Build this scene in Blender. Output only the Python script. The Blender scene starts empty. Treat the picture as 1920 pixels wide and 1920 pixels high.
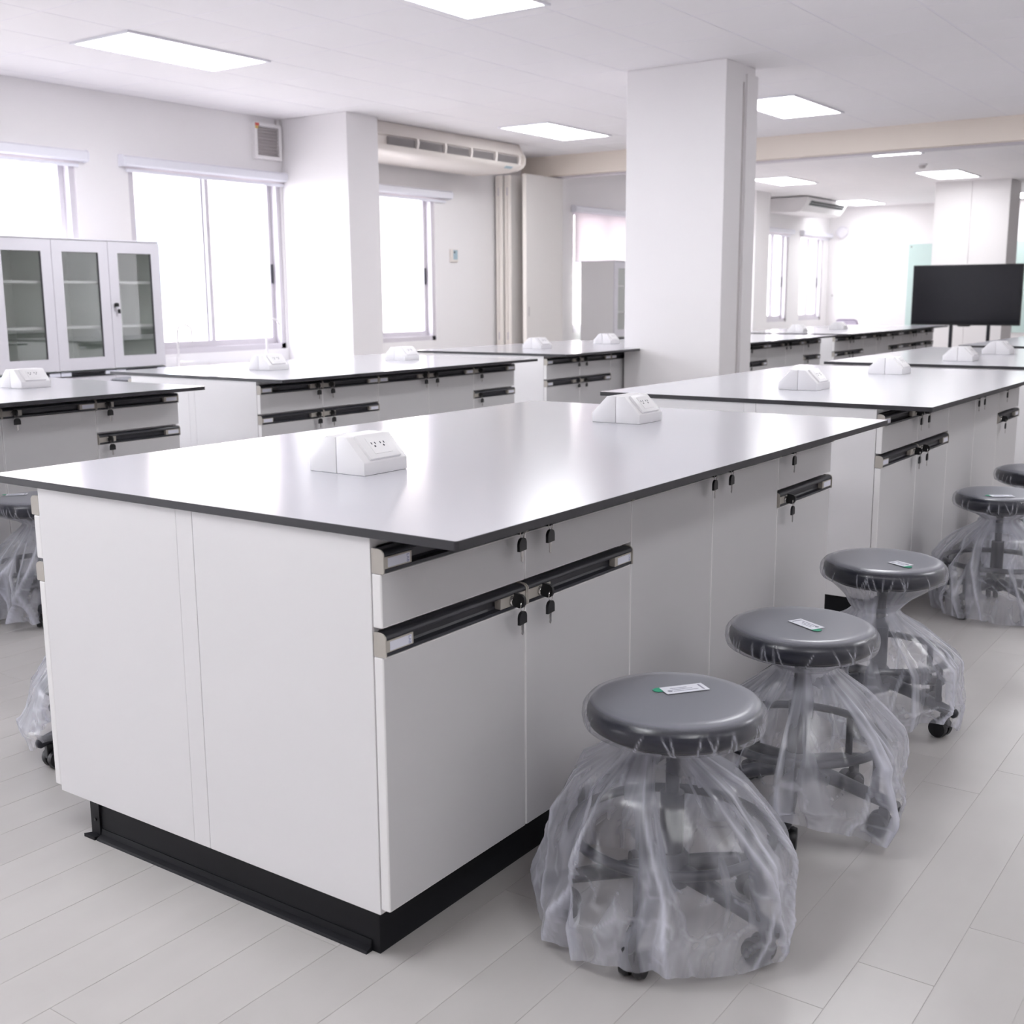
import bpy, bmesh, math, random
from mathutils import Vector, Matrix, noise
PI = math.pi
SC = bpy.context.scene
COL = SC.collection

# ------------------------------------------------------------------ camera
cam_d = bpy.data.cameras.new('camera')
cam = bpy.data.objects.new('camera', cam_d)
COL.objects.link(cam)
cam.location = (1.1664, -1.4975, 1.2502)
cam.rotation_euler = (1.387464, 0.0064905, 0.6135413)
cam_d.sensor_width = 36.0
cam_d.lens = 2178.71 / 1920.0 * 36.0
cam_d.clip_start = 0.05
cam_d.clip_end = 300
cam_d.dof.use_dof = True
cam_d.dof.focus_distance = 2.9
cam_d.dof.aperture_fstop = 6.3
SC.camera = cam

# ------------------------------------------------------------------ world, view
W = bpy.data.worlds.new('overcast_sky')
SC.world = W
W.use_nodes = True
bg = W.node_tree.nodes['Background']
bg.inputs['Color'].default_value = (0.93, 0.93, 1.0, 1)
bg.inputs['Strength'].default_value = 6.0
SC.view_settings.view_transform = 'Standard'
SC.view_settings.look = 'None'
SC.view_settings.gamma = 1.0
SC.view_settings.use_curve_mapping = False
SC.view_settings.exposure = 0.96
LAMP_E = 7.5
try:
    SC.cycles.use_denoising = True
    SC.cycles.max_bounces = 8
    SC.cycles.diffuse_bounces = 6
    SC.cycles.adaptive_threshold = 0.035
    SC.cycles.glossy_bounces = 4
    SC.cycles.transmission_bounces = 6
    SC.cycles.transparent_max_bounces = 20
    SC.cycles.sample_clamp_indirect = 6.0
    SC.cycles.caustics_reflective = False
    SC.cycles.caustics_refractive = False
except Exception:
    pass

# ------------------------------------------------------------------ room numbers
XW, H = -7.2, 2.9            # window wall, ceiling height
XR, YB, YE = 6.2, -9.0, 21.2 # right wall, wall behind the camera, far wall
SILL, HEAD = 0.77, 2.40
# window bays along the wall: (y0, y1)
BAYS = [(-8.8, -7.05), (-6.55, -4.8), (-4.3, -2.55), (-2.0, -0.25), (0.3, 2.05), (2.6, 4.35), (4.85, 6.58), (7.15, 8.9),
        (11.78, 13.5), (14.3, 16.0), (18.05, 19.15), (19.75, 20.9)]

# ------------------------------------------------------------------ materials
def lin(c):
    return tuple(((x / 255 + 0.055) / 1.055) ** 2.4 if x / 255 > 0.04045 else x / 255 / 12.92 for x in c)

def mat(name, rgb, rough=0.5, metal=0.0, var=0.0, scale=8.0, bump=0.0, bscale=60.0, spec=0.5, stretch=None, emit=None):
    m = bpy.data.materials.new(name)
    m.use_nodes = True
    nt = m.node_tree
    b = nt.nodes['Principled BSDF']
    b.inputs['Base Color'].default_value = (*rgb, 1)
    b.inputs['Roughness'].default_value = rough
    b.inputs['Metallic'].default_value = metal
    b.inputs['Specular IOR Level'].default_value = spec
    tc = nt.nodes.new('ShaderNodeTexCoord')
    vec = tc.outputs['Object']
    if stretch:
        mp = nt.nodes.new('ShaderNodeMapping')
        mp.inputs['Scale'].default_value = stretch
        nt.links.new(vec, mp.inputs['Vector'])
        vec = mp.outputs['Vector']
    n = nt.nodes.new('ShaderNodeTexNoise')
    n.inputs['Scale'].default_value = scale
    n.inputs['Detail'].default_value = 4
    nt.links.new(vec, n.inputs['Vector'])
    r = nt.nodes.new('ShaderNodeMapRange')
    r.inputs['To Min'].default_value = 1 - var
    r.inputs['To Max'].default_value = 1 + var
    nt.links.new(n.outputs['Fac'], r.inputs['Value'])
    mx = nt.nodes.new('ShaderNodeVectorMath')
    mx.operation = 'SCALE'
    mx.inputs[0].default_value = rgb
    nt.links.new(r.outputs['Result'], mx.inputs['Scale'])
    nt.links.new(mx.outputs['Vector'], b.inputs['Base Color'])
    if bump:
        n2 = nt.nodes.new('ShaderNodeTexNoise')
        n2.inputs['Scale'].default_value = bscale
        n2.inputs['Detail'].default_value = 3
        nt.links.new(vec, n2.inputs['Vector'])
        bp = nt.nodes.new('ShaderNodeBump')
        bp.inputs['Strength'].default_value = bump
        bp.inputs['Distance'].default_value = 0.002
        nt.links.new(n2.outputs['Fac'], bp.inputs['Height'])
        nt.links.new(bp.outputs['Normal'], b.inputs['Normal'])
    if emit:
        b.inputs['Emission Color'].default_value = (*emit[0], 1)
        b.inputs['Emission Strength'].default_value = emit[1]
    return m

M = {}
M['wall'] = mat('wall_paint', (0.85, 0.83, 0.835), 0.6, var=0.012, scale=2, bump=0.05, bscale=120)
M['cream'] = mat('cream_paint', (0.79, 0.715, 0.64), 0.6, var=0.015, scale=2)
M['ceiling'] = mat('ceiling_board', (0.885, 0.865, 0.88), 0.7, var=0.012, scale=3, bump=0.12, bscale=260)
M['grid'] = mat('ceiling_grid_paint', (0.84, 0.82, 0.86), 0.5, var=0.01)
M['laminate'] = mat('white_laminate', (0.80, 0.79, 0.80), 0.42, var=0.012, scale=3, spec=0.4)
M['front'] = mat('light_grey_front_laminate', (0.60, 0.592, 0.60), 0.45, var=0.012, scale=3, spec=0.4)
M['edge'] = mat('white_edge_band', (0.86, 0.85, 0.85), 0.4, var=0.01)
M['top'] = mat('worktop_laminate', (0.55, 0.547, 0.59), 0.16, var=0.008, scale=4, bump=0.02, bscale=400, spec=0.5)
M['core'] = mat('black_laminate_core', (0.028, 0.027, 0.032), 0.42, var=0.12, scale=30)
M['plinth'] = mat('black_plinth_metal', (0.008, 0.008, 0.011), 0.5, var=0.1, scale=20, spec=0.25)
M['handle'] = mat('dark_handle_channel', (0.026, 0.026, 0.034), 0.38, var=0.08, scale=20)
M['grey'] = mat('warm_grey_plastic', (0.46, 0.43, 0.39), 0.45, var=0.03, scale=20)
M['card'] = mat('label_card', (0.74, 0.75, 0.84), 0.35, var=0.02)
M['ink'] = mat('blue_grey_print', (0.13, 0.16, 0.36), 0.5, var=0.05)
M['steel'] = mat('bright_steel', (0.62, 0.60, 0.58), 0.22, 1.0, var=0.04, scale=30)
M['black'] = mat('black_plastic', (0.008, 0.008, 0.010), 0.4, var=0.1, scale=30)
M['socket'] = mat('white_abs_plastic', (0.81, 0.80, 0.81), 0.38, var=0.01, scale=10)
M['slot'] = mat('socket_slot_dark', (0.05, 0.05, 0.07), 0.6, var=0.05)
M['vinyl'] = mat('dark_grey_vinyl', (0.016, 0.018, 0.030), 0.45, var=0.1, scale=20, bump=0.1, bscale=300, spec=0.3)
M['stoolmetal'] = mat('dark_stool_metal', (0.013, 0.014, 0.022), 0.4, var=0.1, scale=20)
M['paper'] = mat('white_sticker_paper', (0.78, 0.79, 0.86), 0.5, var=0.02)
M['green'] = mat('green_print', (0.02, 0.33, 0.19), 0.5, var=0.05)
M['inkgrey'] = mat('grey_print', (0.30, 0.30, 0.38), 0.5, var=0.05)
M['alu'] = mat('window_aluminium', (0.62, 0.59, 0.63), 0.4, 0.0, var=0.02)
M['blind'] = mat('roller_blind_cassette', (0.80, 0.80, 0.86), 0.4, var=0.01)
M['acw'] = mat('air_conditioner_cream', (0.77, 0.72, 0.68), 0.4, var=0.012)
M['acgrey'] = mat('air_conditioner_grille', (0.56, 0.53, 0.53), 0.5, var=0.03)
M['acdark'] = mat('air_outlet_dark', (0.02, 0.022, 0.026), 0.5, var=0.05)
M['panel'] = mat('partition_panel', (0.74, 0.71, 0.69), 0.5, var=0.012)
M['paneledge'] = mat('partition_edge_profile', (0.90, 0.85, 0.80), 0.4, var=0.012)
M['screen'] = mat('television_screen', (0.010, 0.010, 0.014), 0.15, var=0.05, spec=0.22)
M['pink'] = mat('pale_pink_render', (0.80, 0.72, 0.68), 0.8, var=0.05, scale=1)
M['ground'] = mat('pale_outside_ground', (0.45, 0.44, 0.43), 0.9, var=0.1, scale=0.5)
M['cabwhite'] = mat('cabinet_lavender_white', (0.70, 0.685, 0.735), 0.38, var=0.012)
M['glassgreen'] = mat('cabinet_inside_green_white', (0.87, 0.91, 0.87), 0.5, var=0.015)
M['board'] = mat('green_tinted_glass_board', (0.55, 0.69, 0.66), 0.12, var=0.01)
M['stainless'] = mat('sink_white_steel', (0.78, 0.76, 0.77), 0.3, 0.3, var=0.02)
M['lampframe'] = mat('lamp_frame_white', (0.8, 0.8, 0.84), 0.4, var=0.01)
M['violet'] = mat('violet_grey_frame', (0.30, 0.24, 0.36), 0.4, var=0.03)
M['lilac'] = mat('pale_lilac_fabric', (0.68, 0.62, 0.76), 0.8, var=0.03)
M['red'] = mat('red_print', (0.62, 0.10, 0.08), 0.5, var=0.1)
M['yellow'] = mat('yellow_print', (0.70, 0.48, 0.14), 0.5, var=0.1)
M['lcd'] = mat('pale_blue_display', (0.42, 0.55, 0.62), 0.2, var=0.03)
M['lamp'] = mat('lamp_diffuser', (0.9, 0.9, 0.9), 0.5, emit=((0.97, 0.98, 1.0), LAMP_E))
M['blindfab'] = mat('blind_fabric', (0.86, 0.82, 0.84), 0.8, var=0.01)

def add_translucent(m, fac):
    nt = m.node_tree
    out = nt.nodes['Material Output']
    b = nt.nodes['Principled BSDF']
    t = nt.nodes.new('ShaderNodeBsdfTranslucent')
    t.inputs['Color'].default_value = b.inputs['Base Color'].default_value
    mx = nt.nodes.new('ShaderNodeMixShader')
    mx.inputs[0].default_value = fac
    nt.links.new(b.outputs[0], mx.inputs[1])
    nt.links.new(t.outputs[0], mx.inputs[2])
    nt.links.new(mx.outputs[0], out.inputs[0])
add_translucent(M['blindfab'], 0.45)

def glass_mat(name, tint, refl=1.0, clear=1.0):
    m = bpy.data.materials.new(name)
    m.use_nodes = True
    nt = m.node_tree
    nt.nodes.remove(nt.nodes['Principled BSDF'])
    out = nt.nodes['Material Output']
    tr = nt.nodes.new('ShaderNodeBsdfTransparent')
    tr.inputs['Color'].default_value = (*tint, 1)
    gl = nt.nodes.new('ShaderNodeBsdfGlossy')
    gl.inputs['Roughness'].default_value = 0.02
    lw = nt.nodes.new('ShaderNodeLayerWeight')
    lw.inputs['Blend'].default_value = 0.5
    pw = nt.nodes.new('ShaderNodeMath')
    pw.operation = 'POWER'
    pw.inputs[1].default_value = 5.0
    nt.links.new(lw.outputs['Facing'], pw.inputs[0])
    mu = nt.nodes.new('ShaderNodeMath')
    mu.operation = 'MULTIPLY_ADD'
    mu.inputs[1].default_value = 0.6 * refl
    mu.inputs[2].default_value = 0.035 * refl
    nt.links.new(pw.outputs[0], mu.inputs[0])
    mx = nt.nodes.new('ShaderNodeMixShader')
    nt.links.new(mu.outputs[0], mx.inputs[0])
    nt.links.new(tr.outputs[0], mx.inputs[1])
    nt.links.new(gl.outputs[0], mx.inputs[2])
    nt.links.new(mx.outputs[0], out.inputs[0])
    return m
M['pane'] = glass_mat('window_glass', (0.96, 0.97, 0.97))
M['cabglass'] = glass_mat('cabinet_glass', (0.97, 0.99, 0.975), 5.0)

def plastic_mat():
    m = bpy.data.materials.new('clear_polythene_film')
    m.use_nodes = True
    nt = m.node_tree
    N = nt.nodes.new
    Lk = nt.links.new
    nt.nodes.remove(nt.nodes['Principled BSDF'])
    out = nt.nodes['Material Output']
    tc = N('ShaderNodeTexCoord')
    sep = N('ShaderNodeSeparateXYZ'); Lk(tc.outputs['UV'], sep.inputs[0])
    # plies of film lie over each other in broad streaks (u = round the stool, v = down the film)
    mp = N('ShaderNodeMapping'); mp.inputs['Scale'].default_value = (15, 1.6, 1)
    Lk(tc.outputs['UV'], mp.inputs['Vector'])
    ns = N('ShaderNodeTexNoise'); ns.inputs['Scale'].default_value = 1.0; ns.inputs['Detail'].default_value = 3
    ns.inputs['Distortion'].default_value = 0.5
    Lk(mp.outputs[0], ns.inputs['Vector'])
    a1 = N('ShaderNodeMapRange'); a1.inputs['From Min'].default_value = 0.45; a1.inputs['From Max'].default_value = 0.66
    a1.inputs['To Min'].default_value = FILM_LO; a1.inputs['To Max'].default_value = FILM_HI
    Lk(ns.outputs['Fac'], a1.inputs['Value'])
    # film over the seat: haze and sheen put into the top's opacity, rim clear
    def ramp(v0, v1):
        n = N('ShaderNodeMapRange'); n.inputs['From Min'].default_value = v0; n.inputs['From Max'].default_value = v1
        Lk(sep.outputs['Y'], n.inputs['Value'])
        return n.outputs[0]
    mixr = N('ShaderNodeMix'); mixr.inputs['A'].default_value = FILM_TOP; mixr.inputs['B'].default_value = -0.07
    Lk(ramp(0.165, 0.20), mixr.inputs['Factor'])
    mixa = N('ShaderNodeMix')
    Lk(ramp(0.29, 0.35), mixa.inputs['Factor']); Lk(mixr.outputs['Result'], mixa.inputs['A']); Lk(a1.outputs[0], mixa.inputs['B'])
    at = N('ShaderNodeAttribute'); at.attribute_name = 'crease'  # highlights along the creases are painted in as extra film opacity
    lw = N('ShaderNodeLayerWeight'); lw.inputs['Blend'].default_value = 0.35
    ap = N('ShaderNodeAttribute'); ap.attribute_name = 'ply'
    a0 = N('ShaderNodeMath'); a0.operation = 'MULTIPLY_ADD'; a0.inputs[1].default_value = 0.24
    Lk(ap.outputs['Fac'], a0.inputs[0]); Lk(mixa.outputs['Result'], a0.inputs[2])
    a2 = N('ShaderNodeMath'); a2.operation = 'MULTIPLY_ADD'; a2.inputs[1].default_value = 0.34
    Lk(lw.outputs['Facing'], a2.inputs[0]); Lk(a0.outputs[0], a2.inputs[2])
    a3 = N('ShaderNodeMath'); a3.operation = 'MULTIPLY_ADD'; a3.inputs[1].default_value = 0.62; a3.use_clamp = True
    Lk(at.outputs['Fac'], a3.inputs[0]); Lk(a2.outputs[0], a3.inputs[2])
    df = N('ShaderNodeBsdfDiffuse'); df.inputs['Color'].default_value = (0.86, 0.875, 0.97, 1)
    tl = N('ShaderNodeBsdfTranslucent'); tl.inputs['Color'].default_value = (0.86, 0.875, 0.97, 1)
    mxd = N('ShaderNodeMixShader'); mxd.inputs[0].default_value = 0.45
    Lk(df.outputs[0], mxd.inputs[1]); Lk(tl.outputs[0], mxd.inputs[2])
    tr = N('ShaderNodeBsdfTransparent'); tr.inputs['Color'].default_value = (0.98, 0.98, 0.99, 1)
    m1 = N('ShaderNodeMixShader')
    Lk(a3.outputs[0], m1.inputs[0]); Lk(tr.outputs[0], m1.inputs[1]); Lk(mxd.outputs[0], m1.inputs[2])
    gl = N('ShaderNodeBsdfGlossy'); gl.inputs['Roughness'].default_value = 0.27
    bp = N('ShaderNodeBump'); bp.inputs['Strength'].default_value = 0.35; bp.inputs['Distance'].default_value = 0.004
    Lk(at.outputs['Fac'], bp.inputs['Height'])
    Lk(bp.outputs['Normal'], gl.inputs['Normal'])
    lw2 = N('ShaderNodeLayerWeight'); lw2.inputs['Blend'].default_value = 0.5
    pw = N('ShaderNodeMath'); pw.operation = 'POWER'; pw.inputs[1].default_value = 2.6
    Lk(lw2.outputs['Facing'], pw.inputs[0])
    fr = N('ShaderNodeMath'); fr.operation = 'MULTIPLY_ADD'; fr.inputs[1].default_value = 0.42; fr.inputs[2].default_value = 0.05
    Lk(pw.outputs[0], fr.inputs[0])
    m2 = N('ShaderNodeMixShader')
    Lk(fr.outputs[0], m2.inputs[0]); Lk(m1.outputs[0], m2.inputs[1]); Lk(gl.outputs[0], m2.inputs[2])
    Lk(m2.outputs[0], out.inputs[0])
    return m
FILM_LO, FILM_HI, FILM_TOP = 0.03, 0.42, 0.32
M['film'] = plastic_mat()

def floor_mat():
    m = mat('whitewashed_plank', (0.50, 0.482, 0.47), 0.30, var=0.05, scale=1.0, bump=0.05, bscale=3.0, stretch=(14, 1.6, 14), spec=0.45)
    nt = m.node_tree
    b = nt.nodes['Principled BSDF']
    oi = nt.nodes.new('ShaderNodeObjectInfo')
    r = nt.nodes.new('ShaderNodeMapRange')
    r.inputs['To Min'].default_value = 0.965
    r.inputs['To Max'].default_value = 1.035
    nt.links.new(oi.outputs['Random'], r.inputs['Value'])
    old = b.inputs['Base Color'].links[0].from_socket
    mx = nt.nodes.new('ShaderNodeVectorMath'); mx.operation = 'SCALE'
    nt.links.new(old, mx.inputs[0])
    nt.links.new(r.outputs['Result'], mx.inputs['Scale'])
    nt.links.new(mx.outputs['Vector'], b.inputs['Base Color'])
    # blotchy worn patches, soft
    tc = nt.nodes.new('ShaderNodeTexCoord')
    ge = nt.nodes.new('ShaderNodeNewGeometry')
    n = nt.nodes.new('ShaderNodeTexNoise'); n.inputs['Scale'].default_value = 5.0; n.inputs['Detail'].default_value = 5
    nt.links.new(ge.outputs['Position'], n.inputs['Vector'])
    r2 = nt.nodes.new('ShaderNodeMapRange'); r2.inputs['To Min'].default_value = 0.93; r2.inputs['To Max'].default_value = 1.07
    nt.links.new(n.outputs['Fac'], r2.inputs['Value'])
    m2 = nt.nodes.new('ShaderNodeVectorMath'); m2.operation = 'SCALE'
    nt.links.new(mx.outputs['Vector'], m2.inputs[0])
    nt.links.new(r2.outputs['Result'], m2.inputs['Scale'])
    nt.links.new(m2.outputs['Vector'], b.inputs['Base Color'])
    return m
M['plank'] = floor_mat()
M['joint'] = mat('plank_joint', (0.46, 0.445, 0.435), 0.8, var=0.05)

# ------------------------------------------------------------------ mesh helpers
class MB:
    def __init__(s):
        s.v = []; s.f = []; s.mi = []; s.uv = None
    def add(s, vs, fs, mi=0):
        o = len(s.v)
        s.v += [tuple(p) for p in vs]
        s.f += [tuple(i + o for i in f) for f in fs]
        s.mi += [mi] * len(fs)
        return s
    def box(s, x0, x1, y0, y1, z0, z1, mi=0, bev=0.0):
        if bev <= 0:
            vs = [(x, y, z) for x in (x0, x1) for y in (y0, y1) for z in (z0, z1)]
            fs = [(0, 1, 3, 2), (4, 6, 7, 5), (0, 4, 5, 1), (2, 3, 7, 6), (0, 2, 6, 4), (1, 5, 7, 3)]
            return s.add(vs, fs, mi)
        bm = bmesh.new()
        bmesh.ops.create_cube(bm, size=1)
        for v in bm.verts:
            v.co = ((x0 + x1) / 2 + v.co.x * (x1 - x0), (y0 + y1) / 2 + v.co.y * (y1 - y0), (z0 + z1) / 2 + v.co.z * (z1 - z0))
        bmesh.ops.bevel(bm, geom=list(bm.edges), offset=bev, segments=2, affect='EDGES', profile=0.5)
        bm.verts.index_update()
        s.add([v.co[:] for v in bm.verts], [[v.index for v in f.verts] for f in bm.faces], mi)
        bm.free()
        return s
    def prism(s, pts, axis, a, b, mi=0):
        """polygon pts in the plane across `axis`, swept from a to b"""
        n = len(pts)
        def P(p, t):
            return {'x': (t, p[0], p[1]), 'y': (p[0], t, p[1]), 'z': (p[0], p[1], t)}[axis]
        vs = [P(p, a) for p in pts] + [P(p, b) for p in pts]
        fs = [tuple(range(n))[::-1], tuple(range(n, 2 * n))] + [(i, (i + 1) % n, n + (i + 1) % n, n + i) for i in range(n)]
        return s.add(vs, fs, mi)
    def lathe(s, prof, seg=24, c=(0, 0, 0), axis='z', mi=0, cap=True):
        vs = []
        for r, z in prof:
            for k in range(seg):
                t = 2 * PI * k / seg
                a, b = r * math.cos(t), r * math.sin(t)
                p = {'z': (a, b, z), 'x': (z, a, b), 'y': (a, z, b)}[axis]
                vs.append((p[0] + c[0], p[1] + c[1], p[2] + c[2]))
        fs = []
        for i in range(len(prof) - 1):
            for k in range(seg):
                k2 = (k + 1) % seg
                fs.append((i * seg + k, i * seg + k2, (i + 1) * seg + k2, (i + 1) * seg + k))
        if cap:
            fs.append(tuple(range(seg))[::-1])
            fs.append(tuple(range((len(prof) - 1) * seg, len(prof) * seg)))
        return s.add(vs, fs, mi)
    def tube(s, path, r, seg=8, closed=False, mi=0):
        P = [Vector(p) for p in path]
        n = len(P)
        rs = r if isinstance(r, (list, tuple)) else [r] * n
        vs = []
        up0 = Vector((0, 0, 1))
        for i in range(n):
            if closed:
                d = P[(i + 1) % n] - P[i - 1]
            else:
                d = P[min(i + 1, n - 1)] - P[max(i - 1, 0)]
            d.normalize()
            up = up0 if abs(d.z) < 0.95 else Vector((1, 0, 0))
            a = d.cross(up).normalized()
            b = a.cross(d).normalized()
            for k in range(seg):
                t = 2 * PI * k / seg
                vs.append(P[i] + rs[i] * (math.cos(t) * a + math.sin(t) * b))
        fs = []
        for i in range(n if closed else n - 1):
            j = (i + 1) % n
            for k in range(seg):
                k2 = (k + 1) % seg
                fs.append((i * seg + k, i * seg + k2, j * seg + k2, j * seg + k))
        if not closed:
            fs.append(tuple(range(seg))[::-1])
            fs.append(tuple(range((n - 1) * seg, n * seg)))
        return s.add(vs, fs, mi)
    def xform(s, mtx):
        s.v = [tuple(mtx @ Vector(p)) for p in s.v]
        return s
    def mesh(s, name, mats, smooth=0):
        me = bpy.data.meshes.new(name)
        me.from_pydata(s.v, [], s.f)
        for m in mats:
            me.materials.append(m)
        if any(s.mi):
            me.polygons.foreach_set('material_index', s.mi)
        bm = bmesh.new(); bm.from_mesh(me)
        bmesh.ops.recalc_face_normals(bm, faces=bm.faces)
        if smooth:
            ang = math.radians(smooth)
            for e in bm.edges:
                e.smooth = not (len(e.link_faces) == 2 and e.calc_face_angle(0) > ang)
            for f in bm.faces:
                f.smooth = True
        bm.to_mesh(me); bm.free()
        me.update()
        return me

def mk(name, mb, mats, parent=None, smooth=0, loc=None, rot=None):
    if not isinstance(mats, (list, tuple)):
        mats = [mats]
    me = mb if isinstance(mb, bpy.types.Mesh) else mb.mesh(name, mats, smooth)
    o = bpy.data.objects.new(name, me)
    COL.objects.link(o)
    if parent: o.parent = parent
    if loc: o.location = loc
    if rot: o.rotation_euler = rot
    return o

def tag(o, label, cat, group=None):
    o['label'] = label; o['category'] = cat
    if group: o['group'] = group
    return o

def thing(name, label, cat, loc=(0, 0, 0), rz=0, group=None):
    o = bpy.data.objects.new(name, None)
    COL.objects.link(o)
    o.empty_display_size = 0.1
    o.location = loc; o.rotation_euler = (0, 0, rz)
    return tag(o, label, cat, group)

def struct(o):
    o['kind'] = 'structure'
    return o

KIDS = {}
def kids_of(o):
    return list(o.children)

def dup(root, loc, rz, label, group=None, cat=None):
    r = root.copy(); COL.objects.link(r)
    r.location = loc; r.rotation_euler = (0, 0, rz)
    r['label'] = label
    if group: r['group'] = group
    for ch in TREE[root.name]:
        c = ch[0].copy(); COL.objects.link(c); c.parent = r
        for g in ch[1]:
            d = g.copy(); COL.objects.link(d); d.parent = c
    return r
TREE = {}
def freeze(root):
    """remember the children of a finished thing so that copies are quick"""
    TREE[root.name] = [(c, list(c.children)) for c in root.children]
    return root

# ------------------------------------------------------------------ ROOM SHELL
floor = struct(mk('floor', MB().box(XW - 0.2, XR + 0.2, YB - 0.2, YE + 0.2, -0.12, -0.0008), M['joint']))
ceiling = struct(mk('ceiling', MB().box(XW - 0.2, XR + 0.2, YB - 0.2, YE + 0.2, H + 0.0016, H + 0.2), M['grid']))

# planks: nearest ones singly, the rest joined
PW, PL, PG = 0.1425, 1.1, 0.0012
random.seed(5)
plank_me = MB().box(PG / 2, PW - PG / 2, PG / 2, PL - PG / 2, -0.004, 0.0, bev=0.0004).mesh('floor_plank', [M['plank']])
rest = MB()
cand = []
i0 = math.floor((XW + 0.605) / PW); i1 = math.ceil((XR + 0.605) / PW)
for i in range(i0, i1):
    x = -0.605 + i * PW
    off = random.random() * PL
    j0 = math.floor((YB - off) / PL); j1 = math.ceil((YE - off) / PL)
    for j in range(j0, j1):
        y = off + j * PL
        xa, xb = max(x, XW), min(x + PW, XR)
        ya, yb = max(y, YB), min(y + PL, YE)
        if xb - xa < 0.01 or yb - ya < 0.01: continue
        full = (xb - xa > PW - 1e-6 and yb - ya > PL - 1e-6)
        cx, cy = x + PW / 2, y + PL / 2
        d = math.hypot(cx - 1.17, cy + 1.5)
        hidden = (-1.12 < cx < -0.26 and -0.4 < cy < 5.0)
        ok = full and not hidden and cy > -0.75 and (cx - 1.17) < (cy + 1.5) * 0.1 + 0.35 and cx > -3.3
        cand.append((d if ok else 999 + d, xa, xb, ya, yb))
cand.sort()
near = [c for c in cand if c[0] < 900][:285]
near_ids = set(id(c) for c in near)
for c in cand:
    _, xa, xb, ya, yb = c
    if id(c) in near_ids:
        mk('floor_plank', plank_me, M['plank'], floor, loc=(xa, ya, 0))
    else:
        rest.box(xa + PG / 2, xb - PG / 2, ya + PG / 2, yb - PG / 2, -0.004, 0.0)
o = mk('outer_floor_planks', rest, M['plank'], floor); o['kind'] = 'stuff'

# ceiling tiles 0.6 m in a recessed grid
TS, TG = 0.6, 0.008
tile_me = MB().box(TG, TS - TG, TG, TS - TG, H + 0.0006, H + 0.0016).mesh('ceiling_tile', [M['ceiling']])
LAMPS = [(-5.5, 4.0), (-3.02, 3.82), (-5.55, 8.84), (-3.06, 8.80), (-3.38, 12.45), (-3.55, 15.85),
         (-6.22, 20.05), (-5.75, 15.3), (-3.6, 20.3), (-5.5, -1.0), (-3.02, -1.0), (-0.5, -1.0), (-0.5, 3.82), (-0.5, 8.8), (2.0, -1.0), (2.0, 3.82), (2.0, 8.8), (4.5, 1.4), (4.5, 6.4)]  # panels right of both seen rows are unseen, added to brighten the right side
rest = MB(); cand = []
for i in range(-3, 24):
    for j in range(-22, 31):
        x, y = -5.8 + i * TS, 3.4 + j * TS
        xa, xb = max(x, XW), min(x + TS, XR)
        ya, yb = max(y, YB), min(y + TS, YE)
        if xb - xa < 0.05 or yb - ya < 0.05: continue
        full = xb - xa > TS - 1e-6 and yb - ya > TS - 1e-6
        cx, cy = x + 0.3, y + 0.3
        dx, dy = cx - 1.17, cy + 1.5
        fwd = -0.576 * dx + 0.817 * dy; rgt = 0.817 * dx + 0.576 * dy
        vis = fwd > 2.7 and abs(rgt) < fwd * 0.47
        cand.append((fwd if (vis and full) else 999, xa, xb, ya, yb))
cand.sort()
for k, (d, xa, xb, ya, yb) in enumerate(cand):
    if d < 900 and k < 290:
        mk('ceiling_tile', tile_me, M['ceiling'], ceiling, loc=(xa, ya, 0))
    else:
        rest.box(xa + TG, xb - TG, ya + TG, yb - TG, H + 0.0006, H + 0.0016)
o = mk('outer_ceiling_tiles', rest, M['ceiling'], ceiling); o['kind'] = 'stuff'

# window wall
mb = MB()
T = 0.2
prev = YB - 0.2
for a, b in BAYS:
    mb.box(XW - T, XW, prev, a, 0, H)
    mb.box(XW - T, XW, a, b, 0, SILL)
    mb.box(XW - T, XW, a, b, HEAD, H)
    prev = b
mb.box(XW - T, XW, prev, YE + 0.2, 0, H)
struct(mk('wall_left', mb, M['wall']))
struct(mk('wall_far', MB().box(XW, XR, YE, YE + 0.2, 0, H), M['wall']))
struct(mk('wall_right', MB().box(XR, XR + 0.2, YB, YE + 0.2, 0, H), M['wall']))
struct(mk('wall_near', MB().box(XW, XR, YB - 0.2, YB, 0, H), M['wall']))

# columns
def column(name, x0, x1, y0, y1, mats, extra=None):
    c = struct(mk(name, MB().box(x0, x1, y0, y1, 0, H, bev=0.004), mats))
    return c
c = column('column', XW, -6.35, 6.60, 7.02, M['wall'])
c = column('column', -3.385, -2.575, 6.48, 6.98, M['wall'])
mk('cable_trunking', MB().box(-2.575, -2.553, 6.80, 6.985, 0.0, H - 0.06, bev=0.002), M['wall'], c)
mk('cover_strip', MB().box(-2.575, -2.571, 6.765, 6.785, 0.0, H - 0.12), M['acgrey'], c)
c = column('column', -4.06, -2.98, 17.10, 17.75, M['wall'])
mk('cladding_board', MB().box(-4.06, -3.525, 17.085, 17.10, 0.0, H, bev=0.002), M['wall'], c)
mk('cladding_board', MB().box(-3.515, -2.98, 17.085, 17.10, 0.0, H, bev=0.002), M['wall'], c)
column('column', XW, -6.72, 16.55, 17.12, M['wall'])
# beam with the partition track under it
bm_ = struct(mk('trim_1', MB().box(XW, XR, 10.6, 10.95, 2.672, H + 0.01), M['cream']))
mk('partition_track', MB().box(XW, XR, 10.72, 10.83, 2.652, 2.672), M['alu'], bm_)

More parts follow.
